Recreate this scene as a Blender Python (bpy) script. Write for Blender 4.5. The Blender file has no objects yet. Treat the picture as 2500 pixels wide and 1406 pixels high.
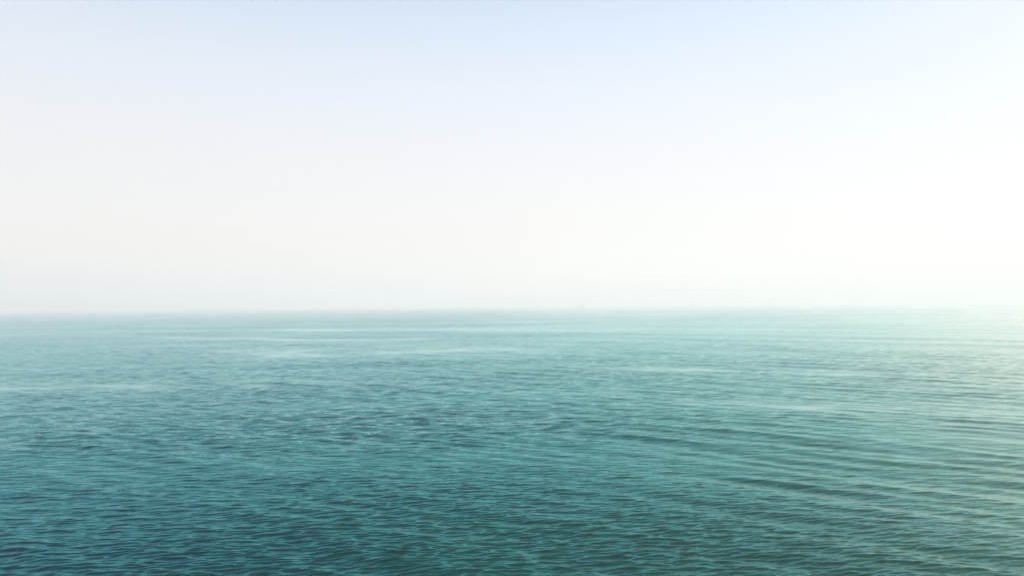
import bpy, bmesh, math, random
import numpy as np
from mathutils import Vector, Matrix, noise

random.seed(7)
rng = np.random.default_rng(11)
sc = bpy.context.scene
COL = sc.collection
R = math.radians

# ------------------------------------------------------------------ camera
CAM_H = 45.0
cam_d = bpy.data.cameras.new('camera')
cam_d.sensor_width = 36.0
cam_d.lens = 24.5
cam_d.clip_start = 0.5
cam_d.clip_end = 150000.0
cam = bpy.data.objects.new('camera', cam_d)
COL.objects.link(cam)
PITCH, ROLL = 1.38, 0.46
cam.matrix_world = (Matrix.Translation((0, 0, CAM_H)) @ Matrix.Rotation(R(90 + PITCH), 4, 'X')
                    @ Matrix.Rotation(R(-ROLL), 4, 'Z'))
sc.camera = cam

# ------------------------------------------------------------------ sky and sun
SUN_AZ, SUN_EL = 61.5, 39.0            # degrees to the right of the view (clockwise from +Y), height
sun_dir = Vector((math.sin(R(SUN_AZ)) * math.cos(R(SUN_EL)),
                  math.cos(R(SUN_AZ)) * math.cos(R(SUN_EL)), math.sin(R(SUN_EL))))
world = bpy.data.worlds.new('World')
sc.world = world
world.use_nodes = True
wt = world.node_tree
wt.nodes.clear()


def N(t, kind, **kw):
    n = t.nodes.new(kind)
    for k, v in kw.items():
        setattr(n, k, v)
    return n


def math_node(t, op, a, b=None, c=None, clamp=False):
    n = N(t, 'ShaderNodeMath', operation=op, use_clamp=clamp)
    for i, v in enumerate((a, b, c)):
        if v is None:
            continue
        if isinstance(v, (int, float)):
            n.inputs[i].default_value = v
        else:
            t.links.new(v, n.inputs[i])
    return n.outputs[0]


def mix_col(t, fac, a, b, blend='MIX'):
    n = N(t, 'ShaderNodeMix', data_type='RGBA', blend_type=blend)
    for s, v in ((0, fac), (6, a), (7, b)):
        if isinstance(v, (int, float)):
            n.inputs[s].default_value = v
        elif isinstance(v, tuple):
            n.inputs[s].default_value = (*v, 1)
        else:
            t.links.new(v, n.inputs[s])
    return n.outputs[2]


SKY_STRENGTH = 0.05
sky = N(wt, 'ShaderNodeTexSky', sky_type='NISHITA', sun_disc=False)
sky.sun_elevation = R(SUN_EL)
sky.sun_rotation = R(SUN_AZ)
sky.air_density = 1.0
sky.dust_density = 0.3
sky.ozone_density = 1.0
co = N(wt, 'ShaderNodeTexCoord')
sep = N(wt, 'ShaderNodeSeparateXYZ')
wt.links.new(co.outputs['Generated'], sep.inputs[0])
el = math_node(wt, 'MAXIMUM', sep.outputs[2], 0.0)
# high thin haze: an even milky veil over the clear sky, thinning towards the zenith,
# and a warm aureole added round the unseen sun to warm the sea's reflections
q = math_node(wt, 'DIVIDE', el, 0.52)
q = math_node(wt, 'MULTIPLY', q, q)
veil = math_node(wt, 'EXPONENT', math_node(wt, 'MULTIPLY', math_node(wt, 'MULTIPLY', q, q), -1.0))
VEIL_LOW, VEIL_HIGH, AUREOLE = (9.9, 8.9, 8.1), (8.8, 10.3, 11.9), (42.0, 17.0, 3.0)
ramp = math_node(wt, 'DIVIDE', el, 0.40, clamp=True)
vcol = mix_col(wt, math_node(wt, 'MULTIPLY', ramp, ramp), VEIL_LOW, VEIL_HIGH)
veil_col = mix_col(wt, veil, (0.0, 0.0, 0.0), vcol)
dot = N(wt, 'ShaderNodeVectorMath', operation='DOT_PRODUCT')
wt.links.new(co.outputs['Generated'], dot.inputs[0])
dot.inputs[1].default_value = sun_dir
glow = math_node(wt, 'POWER', math_node(wt, 'MAXIMUM', dot.outputs['Value'], 0.0), 30.0)
glow_col = mix_col(wt, glow, (0.0, 0.0, 0.0), AUREOLE)
clear = mix_col(wt, math_node(wt, 'MULTIPLY', veil, 0.6), sky.outputs[0], (0.0, 0.0, 0.0))
sky_col = mix_col(wt, 1.0, clear, veil_col, 'ADD')
sky_col = mix_col(wt, 1.0, sky_col, glow_col, 'ADD')
bg = N(wt, 'ShaderNodeBackground')
bg.inputs['Strength'].default_value = SKY_STRENGTH
wt.links.new(sky_col, bg.inputs['Color'])
wo = N(wt, 'ShaderNodeOutputWorld')
wt.links.new(bg.outputs[0], wo.inputs['Surface'])

sun_d = bpy.data.lights.new('sun', 'SUN')
sun_d.energy = 5.0
sun_d.angle = R(0.53)
sun_d.color = (1.0, 0.88, 0.72)
sun = bpy.data.objects.new('sun', sun_d)
sun.rotation_euler = (-sun_dir).to_track_quat('-Z', 'Y').to_euler()
sun.location = (60, 20, 60)
COL.objects.link(sun)

vs = sc.view_settings
vs.view_transform = 'Standard'
vs.look = 'None'
vs.exposure = 0.75
vs.gamma = 1.0
vs.use_curve_mapping = False
sc.cycles.use_denoising = True
sc.cycles.volume_bounces = 2
sc.cycles.max_bounces = 6
sc.cycles.diffuse_bounces = 1
sc.cycles.glossy_bounces = 2
sc.cycles.sample_clamp_indirect = 4.0
sc.cycles.sample_clamp_direct = 0.8

# ------------------------------------------------------------------ helpers
def link(name, me, mat=None, parent=None):
    o = bpy.data.objects.new(name, me)
    COL.objects.link(o)
    if mat is not None:
        me.materials.append(mat)
    if parent is not None:
        o.parent = parent
    return o


def from_bm(name, bm, mat, parent=None):
    me = bpy.data.meshes.new(name)
    bm.normal_update()
    bm.to_mesh(me)
    bm.free()
    return link(name, me, mat, parent)


def box(bm, x, y, z, sx, sy, sz, rot=0.0):
    m = Matrix.Translation((x, y, z + sz / 2)) @ Matrix.Rotation(rot, 4, 'Z') @ Matrix.Diagonal((sx, sy, sz, 1))
    bmesh.ops.create_cube(bm, size=1.0, matrix=m)


def bar(bm, a, b, r, seg=8, r2=None):
    a, b = Vector(a), Vector(b)
    d = b - a
    m = Matrix.Translation((a + b) / 2) @ d.to_track_quat('Z', 'Y').to_matrix().to_4x4()
    bmesh.ops.create_cone(bm, cap_ends=True, segments=seg, radius1=r, radius2=r if r2 is None else r2,
                          depth=d.length, matrix=m)

# ------------------------------------------------------------------ the sea
WIND = 0.20          # crest lines of the small waves: direction (1, WIND)
comps = []           # kx, ky, wavelength, amplitude, phase, choppiness


def add_band(n, l0, l1, crest_deg, spread, slope, chop):
    """n waves with lengths l0..l1 whose crests run along crest_deg (+- spread); slope = rms slope of the band"""
    for i in range(n):
        lam = l0 * (l1 / l0) ** ((i + rng.random()) / n)
        th = R(crest_deg + rng.normal() * spread) + math.pi / 2
        k = 2 * math.pi / lam
        a = slope * math.sqrt(2.0 / n) / k * (0.6 + 0.8 * rng.random())
        comps.append((k * math.cos(th), k * math.sin(th), lam, a, rng.random() * 6.2832, chop))


add_band(10, 80, 180, -34, 7, 0.012, 0.0)
add_band(26, 17, 36, -36, 9, 0.026, 0.8)     # the low swell that runs in from the right
add_band(26, 7, 15, -35, 10, 0.043, 0.8)
add_band(36, 4.0, 8, -16, 14, 0.046, 0.8)      # wind chop
add_band(56, 1.9, 4.0, 5, 13, 0.092, 1.0)
add_band(80, 0.95, 1.9, 9, 11, 0.160, 0.85)

# polar sheet: fine in the sector in front of the camera, coarse elsewhere; waves are in world metres
radii = [0.0, 12.0, 30.0, 52.0, 72.0, 88.0]
d = 96.0
while d < 3200:
    radii.append(d)
    d += max(0.17, 0.34 * d * d / (700.0 * CAM_H))
while d < 40000:
    radii.append(d)
    d *= 1.10
radii.append(40000.0)
radii = np.array(radii)
step = np.gradient(radii)
NF = 1300
front = np.linspace(R(-44), R(44), NF)
back = np.linspace(R(44), R(360 - 44), 90)[1:-1]
az = np.concatenate([front, back])
na, nr = len(az), len(radii)
rr, aa = np.meshgrid(radii, az, indexing='ij')
X = (rr * np.sin(aa)).ravel()
Y = (rr * np.cos(aa)).ravel()
ss = np.repeat(step, na)
lat = rr.ravel() * (R(88) / NF)
backmask = np.tile(np.abs(((az + math.pi) % (2 * math.pi)) - math.pi) > R(44.01), nr)
ss = np.where(backmask, np.maximum(ss, rr.ravel() * 0.04), np.maximum(ss, lat * 1.3))


def vnoise(x, y, scale, seed):
    """smooth value noise on numpy arrays, about -1..1"""
    g = np.random.default_rng(seed).random((256, 256)) * 2 - 1
    u, v = x / scale, y / scale
    iu, iv = np.floor(u).astype(int), np.floor(v).astype(int)
    fu, fv = u - iu, v - iv
    fu, fv = fu * fu * (3 - 2 * fu), fv * fv * (3 - 2 * fv)
    a = g[iu % 256, iv % 256]; b = g[(iu + 1) % 256, iv % 256]
    c = g[iu % 256, (iv + 1) % 256]; e = g[(iu + 1) % 256, (iv + 1) % 256]
    return (a * (1 - fu) + b * fu) * (1 - fv) + (c * (1 - fu) + e * fu) * fv


# gusts: where the wind ruffles the water and where it leaves it smoother
gx = X * math.cos(R(8)) + Y * math.sin(R(8))
gy = -X * math.sin(R(8)) + Y * math.cos(R(8))
gust = (0.55 * vnoise(gx * 0.45, gy, 90, 1) + 0.25 * vnoise(gx * 0.4, gy, 33, 2)
        + 0.12 * vnoise(X, Y, 9, 3) + 0.5 * vnoise(gx * 0.3, gy, 260, 4))
bands = vnoise(gx * 0.16, gy, 42, 21) + 0.6 * vnoise(gx * 0.12 + 3, gy, 17, 22) + 0.5 * vnoise(gx * 0.3, gy, 130, 23)
slick = np.clip((bands - 0.35) / 0.35, 0, 1)                    # long calm streaks that mirror the low sky
gust = gust - 1.2 * slick * np.clip((Y - 150) / 150, 0.1, 1) + 0.5 * np.clip(-X / 160, -1.2, 1.0) - 0.15   # more wind over the water to the left
# calm drifting lanes of smooth water, long and thin: (y at x = 0, lean, x from, x to, half width)
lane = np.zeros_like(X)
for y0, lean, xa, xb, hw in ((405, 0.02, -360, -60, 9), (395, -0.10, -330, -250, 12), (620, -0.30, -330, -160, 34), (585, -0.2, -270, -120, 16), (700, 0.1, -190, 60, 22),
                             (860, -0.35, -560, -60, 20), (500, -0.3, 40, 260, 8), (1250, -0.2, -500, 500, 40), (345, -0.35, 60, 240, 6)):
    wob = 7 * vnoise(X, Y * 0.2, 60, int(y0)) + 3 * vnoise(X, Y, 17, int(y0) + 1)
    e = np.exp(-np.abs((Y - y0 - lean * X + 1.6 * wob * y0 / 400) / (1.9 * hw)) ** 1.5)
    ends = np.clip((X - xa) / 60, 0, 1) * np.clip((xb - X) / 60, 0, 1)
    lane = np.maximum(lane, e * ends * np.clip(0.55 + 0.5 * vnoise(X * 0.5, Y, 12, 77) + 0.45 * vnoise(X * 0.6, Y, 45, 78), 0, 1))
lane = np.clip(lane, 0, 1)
gust = gust - 1.3 * lane
set_ = 0.95 + 0.35 * vnoise(X * 0.6, Y, 45, 5) + 0.25 * vnoise(X, Y * 0.6, 120, 6) + 0.15 * np.clip(X / 120, -1, 1)   # swell comes in sets
Z = np.zeros_like(X); DX = np.zeros_like(X); DY = np.zeros_like(X)
lost = np.zeros_like(X)
for kx, ky, lam, a, ph, chop in comps:
    w = np.clip((lam / ss - 2.0) / 1.6, 0, 1)
    w = w * w * (3 - 2 * w)
    k = math.hypot(kx, ky)
    mod = np.clip(1.0 + 0.55 * gust, 0.2, 1.9) if lam < 7.0 else np.clip(set_, 0.35, 1.7)
    mod = mod * (1 - 0.6 * lane)
    t = kx * X + ky * Y + ph
    wa = w * a * mod
    Z += wa * np.cos(t)
    s = np.sin(t) * wa * chop
    DX -= s * kx / k
    DY -= s * ky / k
    if lam < 12:
        lost += (1 - w * w) * (a * k) ** 2 / 2
lost = np.sqrt(lost) * (1 - 0.85 * lane)
centre = np.clip((rr.ravel() - 20) / 40, 0, 1)
V = np.stack([X + DX * centre, Y + DY * centre, Z * centre], axis=1).astype(np.float32)

i = np.arange(nr - 1)[:, None]
j = np.arange(na)[None, :]
j2 = (j + 1) % na
quads = np.stack([i * na + j, (i + 1) * na + j, (i + 1) * na + j2, i * na + j2], axis=-1)
quads = quads[1:].reshape(-1, 4)[:, ::-1]
# middle: one fan of quads squeezed to the first ring is replaced by a disc face
nq = len(quads)
ring = np.arange(na, 2 * na)
me = bpy.data.meshes.new('sea')
me.vertices.add(len(V))
me.vertices.foreach_set('co', V.ravel())
nloops = nq * 4 + na
me.loops.add(nloops)
me.loops.foreach_set('vertex_index', np.concatenate([quads.ravel(), ring[::-1]]).astype(np.int32))
me.polygons.add(nq + 1)
me.polygons.foreach_set('loop_start', np.concatenate([np.arange(nq) * 4, [nq * 4]]).astype(np.int32))
me.polygons.foreach_set('use_smooth', np.ones(nq + 1, dtype=bool))
at = me.attributes.new('lost_slope', 'FLOAT', 'POINT')
at.data.foreach_set('value', lost.astype(np.float32))
at = me.attributes.new('lane_sheen', 'FLOAT', 'POINT')
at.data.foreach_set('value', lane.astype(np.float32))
at = me.attributes.new('gust', 'FLOAT', 'POINT')
at.data.foreach_set('value', gust.astype(np.float32))
me.update(calc_edges=True)

# water: dark green body under a clear reflecting skin
mw = bpy.data.materials.new('sea_water')
mw.use_nodes = True
t = mw.node_tree
t.nodes.clear()
geo = N(t, 'ShaderNodeNewGeometry')
a_lost = N(t, 'ShaderNodeAttribute', attribute_name='lost_slope')
a_gust = N(t, 'ShaderNodeAttribute', attribute_name='gust')
mp = N(t, 'ShaderNodeMapping')
mp.inputs['Rotation'].default_value = (0, 0, R(-8))
t.links.new(geo.outputs['Position'], mp.inputs['Vector'])


def slope_noise(scale, sx, detail, amp_x, amp_y):
    """random surface slopes: (noise colour - 0.5) as an x / y tilt"""
    sq = N(t, 'ShaderNodeMapping')
    sq.inputs['Scale'].default_value = (sx, 1, 1)
    t.links.new(mp.outputs[0], sq.inputs['Vector'])
    nz = N(t, 'ShaderNodeTexNoise', noise_dimensions='3D')
    nz.inputs['Scale'].default_value = scale
    nz.inputs['Detail'].default_value = detail
    nz.inputs['Roughness'].default_value = 0.6
    t.links.new(sq.outputs[0], nz.inputs['Vector'])
    sub = N(t, 'ShaderNodeVectorMath', operation='SUBTRACT')
    t.links.new(nz.outputs['Color'], sub.inputs[0])
    sub.inputs[1].default_value = (0.5, 0.5, 0.5)
    mul = N(t, 'ShaderNodeVectorMath', operation='MULTIPLY')
    t.links.new(sub.outputs[0], mul.inputs[0])
    mul.inputs[1].default_value = (amp_x, amp_y, 0)
    return mul.outputs[0]


def vmath(op, a, b):
    n = N(t, 'ShaderNodeVectorMath', operation=op)
    for i_, v in enumerate((a, b)):
        if v is None:
            continue
        if isinstance(v, tuple):
            n.inputs[i_].default_value = v
        else:
            t.links.new(v, n.inputs[i_])
    return n


def vscale(v, f):
    n = N(t, 'ShaderNodeVectorMath', operation='SCALE')
    t.links.new(v, n.inputs[0])
    if isinstance(f, (int, float)):
        n.inputs['Scale'].default_value = f
    else:
        t.links.new(f, n.inputs['Scale'])
    return n.outputs[0]


gm = math_node(t, 'MULTIPLY_ADD', a_gust.outputs['Fac'], 0.55, 1.0)
gm = math_node(t, 'MINIMUM', math_node(t, 'MAXIMUM', gm, 0.15), 1.9)
far = vscale(slope_noise(0.38, 0.30, 2.0, 1.8, 4.4), math_node(t, 'MULTIPLY', a_lost.outputs['Fac'], 1.0))
fine = slope_noise(2.6, 0.3, 2.0, 0.15, 0.5)
tot = vscale(vmath('ADD', far, fine).outputs[0], gm)
nrm = vmath('NORMALIZE', vmath('ADD', geo.outputs['Normal'], tot).outputs[0], None).outputs[0]

body = N(t, 'ShaderNodeTexNoise')
body.inputs['Scale'].default_value = 0.012
body.inputs['Detail'].default_value = 3.0
t.links.new(mp.outputs[0], body.inputs['Vector'])
sx = N(t, 'ShaderNodeSeparateXYZ')
t.links.new(geo.outputs['Position'], sx.inputs[0])
side = math_node(t, 'MULTIPLY_ADD', sx.outputs[0], 0.0045, body.outputs['Fac'], clamp=True)   # bluer water to the left, greener to the right
bcol = mix_col(t, side, (0.0, 0.019, 0.036), (0.0, 0.040, 0.024))
df = N(t, 'ShaderNodeBsdfDiffuse')
t.links.new(bcol, df.inputs['Color'])
gl = N(t, 'ShaderNodeBsdfAnisotropic')                        # the mirror of the wave faces
gl.distribution = 'BECKMANN'
gl.inputs['Roughness'].default_value = 0.16
t.links.new(nrm, gl.inputs['Normal'])
cap = N(t, 'ShaderNodeBsdfAnisotropic')                       # capillary ripples too small to see: a broad sheen
cap.distribution = 'BECKMANN'
cap.inputs['Roughness'].default_value = 0.68
cap.inputs['Color'].default_value = (1.0, 0.62, 0.40, 1)
t.links.new(nrm, cap.inputs['Normal'])
fr = N(t, 'ShaderNodeFresnel')
fr.inputs['IOR'].default_value = 1.333
t.links.new(nrm, fr.inputs['Normal'])
# reflections are green-tinted where one looks down into the water and clearer at a grazing angle
tint = mix_col(t, math_node(t, 'POWER', fr.outputs[0], 0.75, clamp=True), (0.0, 0.95, 1.0), (0.64, 0.97, 1.0))
t.links.new(tint, gl.inputs['Color'])
skin = N(t, 'ShaderNodeMixShader')
skin.inputs[0].default_value = 0.085
t.links.new(gl.outputs[0], skin.inputs[1])
t.links.new(cap.outputs[0], skin.inputs[2])
mx = N(t, 'ShaderNodeMixShader')
t.links.new(fr.outputs[0], mx.inputs[0])
t.links.new(df.outputs[0], mx.inputs[1])
t.links.new(skin.outputs[0], mx.inputs[2])
mo = N(t, 'ShaderNodeOutputMaterial')
# pale diffuse colour along the calm lanes, painting in their brighter sky reflection
lane_sheen = N(t, 'ShaderNodeAttribute', attribute_name='lane_sheen')
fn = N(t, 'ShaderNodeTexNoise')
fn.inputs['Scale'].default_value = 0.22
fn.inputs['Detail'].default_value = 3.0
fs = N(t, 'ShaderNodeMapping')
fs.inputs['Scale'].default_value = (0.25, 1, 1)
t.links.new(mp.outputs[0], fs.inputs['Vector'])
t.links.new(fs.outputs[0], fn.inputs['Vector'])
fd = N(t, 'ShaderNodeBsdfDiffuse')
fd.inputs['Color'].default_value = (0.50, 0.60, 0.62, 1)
fa = math_node(t, 'MULTIPLY', lane_sheen.outputs['Fac'], math_node(t, 'MULTIPLY', math_node(t, 'MULTIPLY_ADD', fn.outputs['Fac'], 1.6, -0.35, clamp=True), 0.65))
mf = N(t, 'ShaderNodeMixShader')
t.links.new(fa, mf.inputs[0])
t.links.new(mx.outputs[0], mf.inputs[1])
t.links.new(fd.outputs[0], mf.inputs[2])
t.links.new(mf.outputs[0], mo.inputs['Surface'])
sea = link('sea', me, mw)
sea['kind'] = 'structure'

# ------------------------------------------------------------------ far ridge beyond the sea
def solid_mat(name, col, rough=0.8, var=0.25, scale=0.2):
    m = bpy.data.materials.new(name)
    m.use_nodes = True
    tt = m.node_tree
    pr = tt.nodes['Principled BSDF']
    pr.inputs['Roughness'].default_value = rough
    nz = N(tt, 'ShaderNodeTexNoise')
    nz.inputs['Scale'].default_value = scale
    nz.inputs['Detail'].default_value = 4
    c2 = N(tt, 'ShaderNodeTexCoord')
    tt.links.new(c2.outputs['Object'], nz.inputs['Vector'])
    c = mix_col(tt, nz.outputs['Fac'], tuple(v * (1 - var) for v in col), tuple(min(1, v * (1 + var)) for v in col))
    tt.links.new(c, pr.inputs['Base Color'])
    return m


RIDGE_D = 22000.0
nu, nv = 260, 30
hm = np.zeros((nu, nv, 3))
for a_ in range(nu):
    u = a_ / (nu - 1)
    x = (-3600 + u * 8600) * 1.8
    env = math.exp(-((x - 600) / 2900) ** 2) * 0.62 + math.exp(-((x + 1700) / 1300) ** 2) * 0.22 \
        + math.exp(-((x - 4200) / 2400) ** 2) * 0.50
    env += 0.10 * noise.fractal(Vector((x / 900, 3.1, 0)), 1.0, 2.0, 4) * min(1, env * 3)
    for b_ in range(nv):
        v = b_ / (nv - 1)
        prof = math.sin(math.pi * v) ** 0.9
        y = RIDGE_D + (v - 0.5) * 2200
        z = 390 * max(0, env) * prof * (1 + 0.22 * noise.fractal(Vector((x / 420, y / 420, 0)), 1.0, 2.0, 4))
        hm[a_, b_] = (x, y, z - 6)
hq = [(a_ * nv + b_, (a_ + 1) * nv + b_, (a_ + 1) * nv + b_ + 1, a_ * nv + b_ + 1)
      for a_ in range(nu - 1) for b_ in range(nv - 1)]
hme = bpy.data.meshes.new('hills')
hme.from_pydata([tuple(v) for v in hm.reshape(-1, 3)], [], hq)
hme.polygons.foreach_set('use_smooth', [True] * len(hq))
hills = link('hills', hme, solid_mat('dry_scrub', (0.13, 0.12, 0.08), 0.9, 0.35, 0.01))
hills['kind'] = 'structure'

# ------------------------------------------------------------------ offshore platforms
m_steel = solid_mat('weathered_grey_paint', (0.16, 0.17, 0.16), 0.6)
m_jack = solid_mat('dark_jacket_steel', (0.09, 0.08, 0.07), 0.7)
m_rust = solid_mat('rust_red_paint', (0.20, 0.10, 0.06), 0.7)
m_pale = solid_mat('pale_module_paint', (0.50, 0.50, 0.46), 0.6)


def platform(px, dist, width, label, tower_side=-1, tower_h=34, rotz=0.2, lattice=True):
    """px = where it stands along the horizon, in photograph pixels right of the picture's middle"""
    root = bpy.data.objects.new('offshore_platform', None)
    COL.objects.link(root)
    root.location = (px / 1701.0 * dist, dist, 0)
    root.rotation_euler = (0, 0, rotz)
    root['label'] = label
    root['category'] = 'oil platform'
    root['group'] = 'oil platforms faint on the horizon'
    w, dp, dz = width, width * 0.7, 19.0
    cn = []
    for sx in (-1, -0.33, 0.33, 1):
        for sy in (-1, 1):
            a = (sx * w * 0.5, sy * dp * 0.5, -2.5)
            b = (sx * w * 0.42, sy * dp * 0.42, dz)
            cn.append((Vector(a), Vector(b)))
            bm = bmesh.new(); bar(bm, a, b, 0.95)
            from_bm('leg', bm, m_jack, root)
    bm = bmesh.new()
    for q in (0, 1):
        for k in range(3):
            a0, b0 = cn[k * 2 + q]; a1, b1 = cn[(k + 1) * 2 + q]
            f = lambda p0, p1, s: p0.lerp(p1, s)
            bar(bm, f(a0, b0, .15), f(a1, b1, .9), 0.4, 6)
            bar(bm, f(a1, b1, .15), f(a0, b0, .9), 0.4, 6)
            bar(bm, f(a0, b0, .25), f(a1, b1, .25), 0.4, 6)
    for k in range(4):
        a0, b0 = cn[k * 2]; a1, b1 = cn[k * 2 + 1]
        bar(bm, a0.lerp(b0, .15), a1.lerp(b1, .9), 0.4, 6)
        bar(bm, a1.lerp(b1, .15), a0.lerp(b0, .9), 0.4, 6)
    from_bm('brace', bm, m_jack, root)['kind'] = 'stuff'
    z = dz
    for k in range(3):
        bm = bmesh.new(); box(bm, 0, 0, z, w * (1.02 - 0.04 * k), dp, 1.4)
        dk = from_bm('deck', bm, m_steel, root)
        bm = bmesh.new()
        for sx in np.linspace(-0.48, 0.48, 13):
            for sy in (-1, 1):
                bar(bm, (sx * w, sy * dp * 0.48, z + 1.4), (sx * w, sy * dp * 0.48, z + 2.6), 0.08, 4)
        for sy in (-1, 1):
            bar(bm, (-w * .48, sy * dp * .48, z + 2.6), (w * .48, sy * dp * .48, z + 2.6), 0.08, 4)
        from_bm('railing', bm, m_steel, dk)['kind'] = 'stuff'
        if k < 2:
            for sx in (-0.38, -0.12, 0.12, 0.38):
                bm = bmesh.new()
                box(bm, sx * w, random.uniform(-.1, .1) * dp, z + 1.4, w * 0.17, dp * 0.62, random.uniform(4.0, 5.6))
                from_bm('module', bm, m_rust if k else m_steel, root)
        z += 7.5
    top = z - 7.5 + 1.4
    tx = tower_side * w * 0.26
    # quarters block with helideck at the other end
    bm = bmesh.new(); box(bm, -tx * 1.25, 0, top, w * 0.28, dp * 0.7, 9.5)
    box(bm, -tx * 1.25, 0, top + 9.5, w * 0.2, dp * 0.4, 2.5)
    qb = from_bm('quarters_block', bm, m_pale, root)
    bm = bmesh.new()
    for q in range(3):
        for s in range(7):
            box(bm, -tx * 1.25 + (s - 3) * w * 0.036, -dp * 0.35 - 0.1, top + 1.2 + q * 3.0, 1.1, 0.12, 1.2)
    from_bm('window', bm, m_jack, qb)['kind'] = 'stuff'
    bm = bmesh.new(); bar(bm, (-tx * 1.6, 0, top + 13), (-tx * 1.6, 0, top + 14), w * 0.17, 8)
    for s in (-1, 1):
        bar(bm, (-tx * 1.6, s * 4, top + 8), (-tx * 1.6, s * 7, top + 13), 0.3, 6)
    from_bm('helideck', bm, m_steel, root)
    # drilling tower
    if lattice:
        bm = bmesh.new()
        lv = 7
        pts = []
        for q in range(lv + 1):
            f = q / lv
            hw = 5.5 * (1 - f) + 1.5 * f
            pts.append([Vector((tx + sx * hw, sy * hw, top + 4 + f * tower_h)) for sx, sy in ((-1, -1), (1, -1), (1, 1), (-1, 1))])
        for q in range(lv):
            for c in range(4):
                n = (c + 1) % 4
                bar(bm, pts[q][c], pts[q + 1][c], 0.45, 6)
                bar(bm, pts[q][c], pts[q + 1][n], 0.28, 6)
                bar(bm, pts[q][n], pts[q + 1][c], 0.28, 6)
                bar(bm, pts[q + 1][c], pts[q + 1][n], 0.3, 6)
        dr = from_bm('derrick', bm, m_jack, root)
        bm = bmesh.new(); box(bm, tx, 0, top, 15, 14, 4.0)
        from_bm('drill_floor', bm, m_steel, dr)
        bm = bmesh.new(); box(bm, tx, 0, top + 4 + tower_h, 4.2, 4.2, 2.4)
        from_bm('crown_block', bm, m_rust, dr)
    else:
        bm = bmesh.new(); box(bm, tx, 0, top, w * 0.3, dp * 0.5, 8.5)
        from_bm('module', bm, m_steel, root)
    # pedestal crane
    bm = bmesh.new(); bar(bm, (0, -dp * .35, top), (0, -dp * .35, top + 11), 1.2, 8)
    box(bm, 0, -dp * .35, top + 11, 4, 4, 3.2)
    cr = from_bm('crane', bm, m_rust, root)
    bm = bmesh.new()
    e = Vector((-tx * 1.1, -dp * .5, top + 27)); s0 = Vector((0, -dp * .35, top + 12))
    for oy in (-0.7, 0.7):
        for oz in (0, 1.4):
            bar(bm, s0 + Vector((0, oy, oz)), e + Vector((0, oy * .3, oz * .3)), 0.22, 5)
    for q in range(9):
        f0, f1 = q / 9, (q + 1) / 9
        bar(bm, s0.lerp(e, f0), s0.lerp(e, f1) + Vector((0, 0, 1.2 * (1 - f1))), 0.14, 5)
    from_bm('crane_boom', bm, m_rust, cr)
    # flare boom
    bm = bmesh.new()
    s1 = Vector((tower_side * w * 0.5, dp * .3, top)); e1 = s1 + Vector((tower_side * 20, 0, 22))
    for oy in (-1, 1):
        bar(bm, s1 + Vector((0, oy, 0)), e1, 0.25, 5)
    bar(bm, s1 + Vector((0, 0, 2.2)), e1, 0.25, 5)
    from_bm('flare_boom', bm, m_jack, root)
    return root


platform(171, 8600, 52, 'darkest, leftmost of the three hazy oil platforms, tall drilling tower at its left end', -1, 40, 0.12)
platform(438, 9800, 56, 'middle one of three faint oil platforms, wide decks and a short tower', -1, 16, -0.2)
platform(629, 11300, 58, 'rightmost and palest oil platform on the horizon, low block without a drilling tower', 1, 20, 0.3, lattice=False)

# ------------------------------------------------------------------ the air
mh = bpy.data.materials.new('sea_haze')
mh.use_nodes = True
t = mh.node_tree
t.nodes.clear()
pv = N(t, 'ShaderNodeVolumePrincipled')
pv.inputs['Color'].default_value = (0.83, 0.87, 0.945, 1)
pv.inputs['Density'].default_value = 2.25e-4
pv.inputs['Anisotropy'].default_value = 0.1
mo = N(t, 'ShaderNodeOutputMaterial')
t.links.new(pv.outputs[0], mo.inputs['Volume'])
bm = bmesh.new()
box(bm, 0, 0, -4.0, 84000, 84000, 434.0)
haze = from_bm('haze', bm, mh)
haze['kind'] = 'stuff'
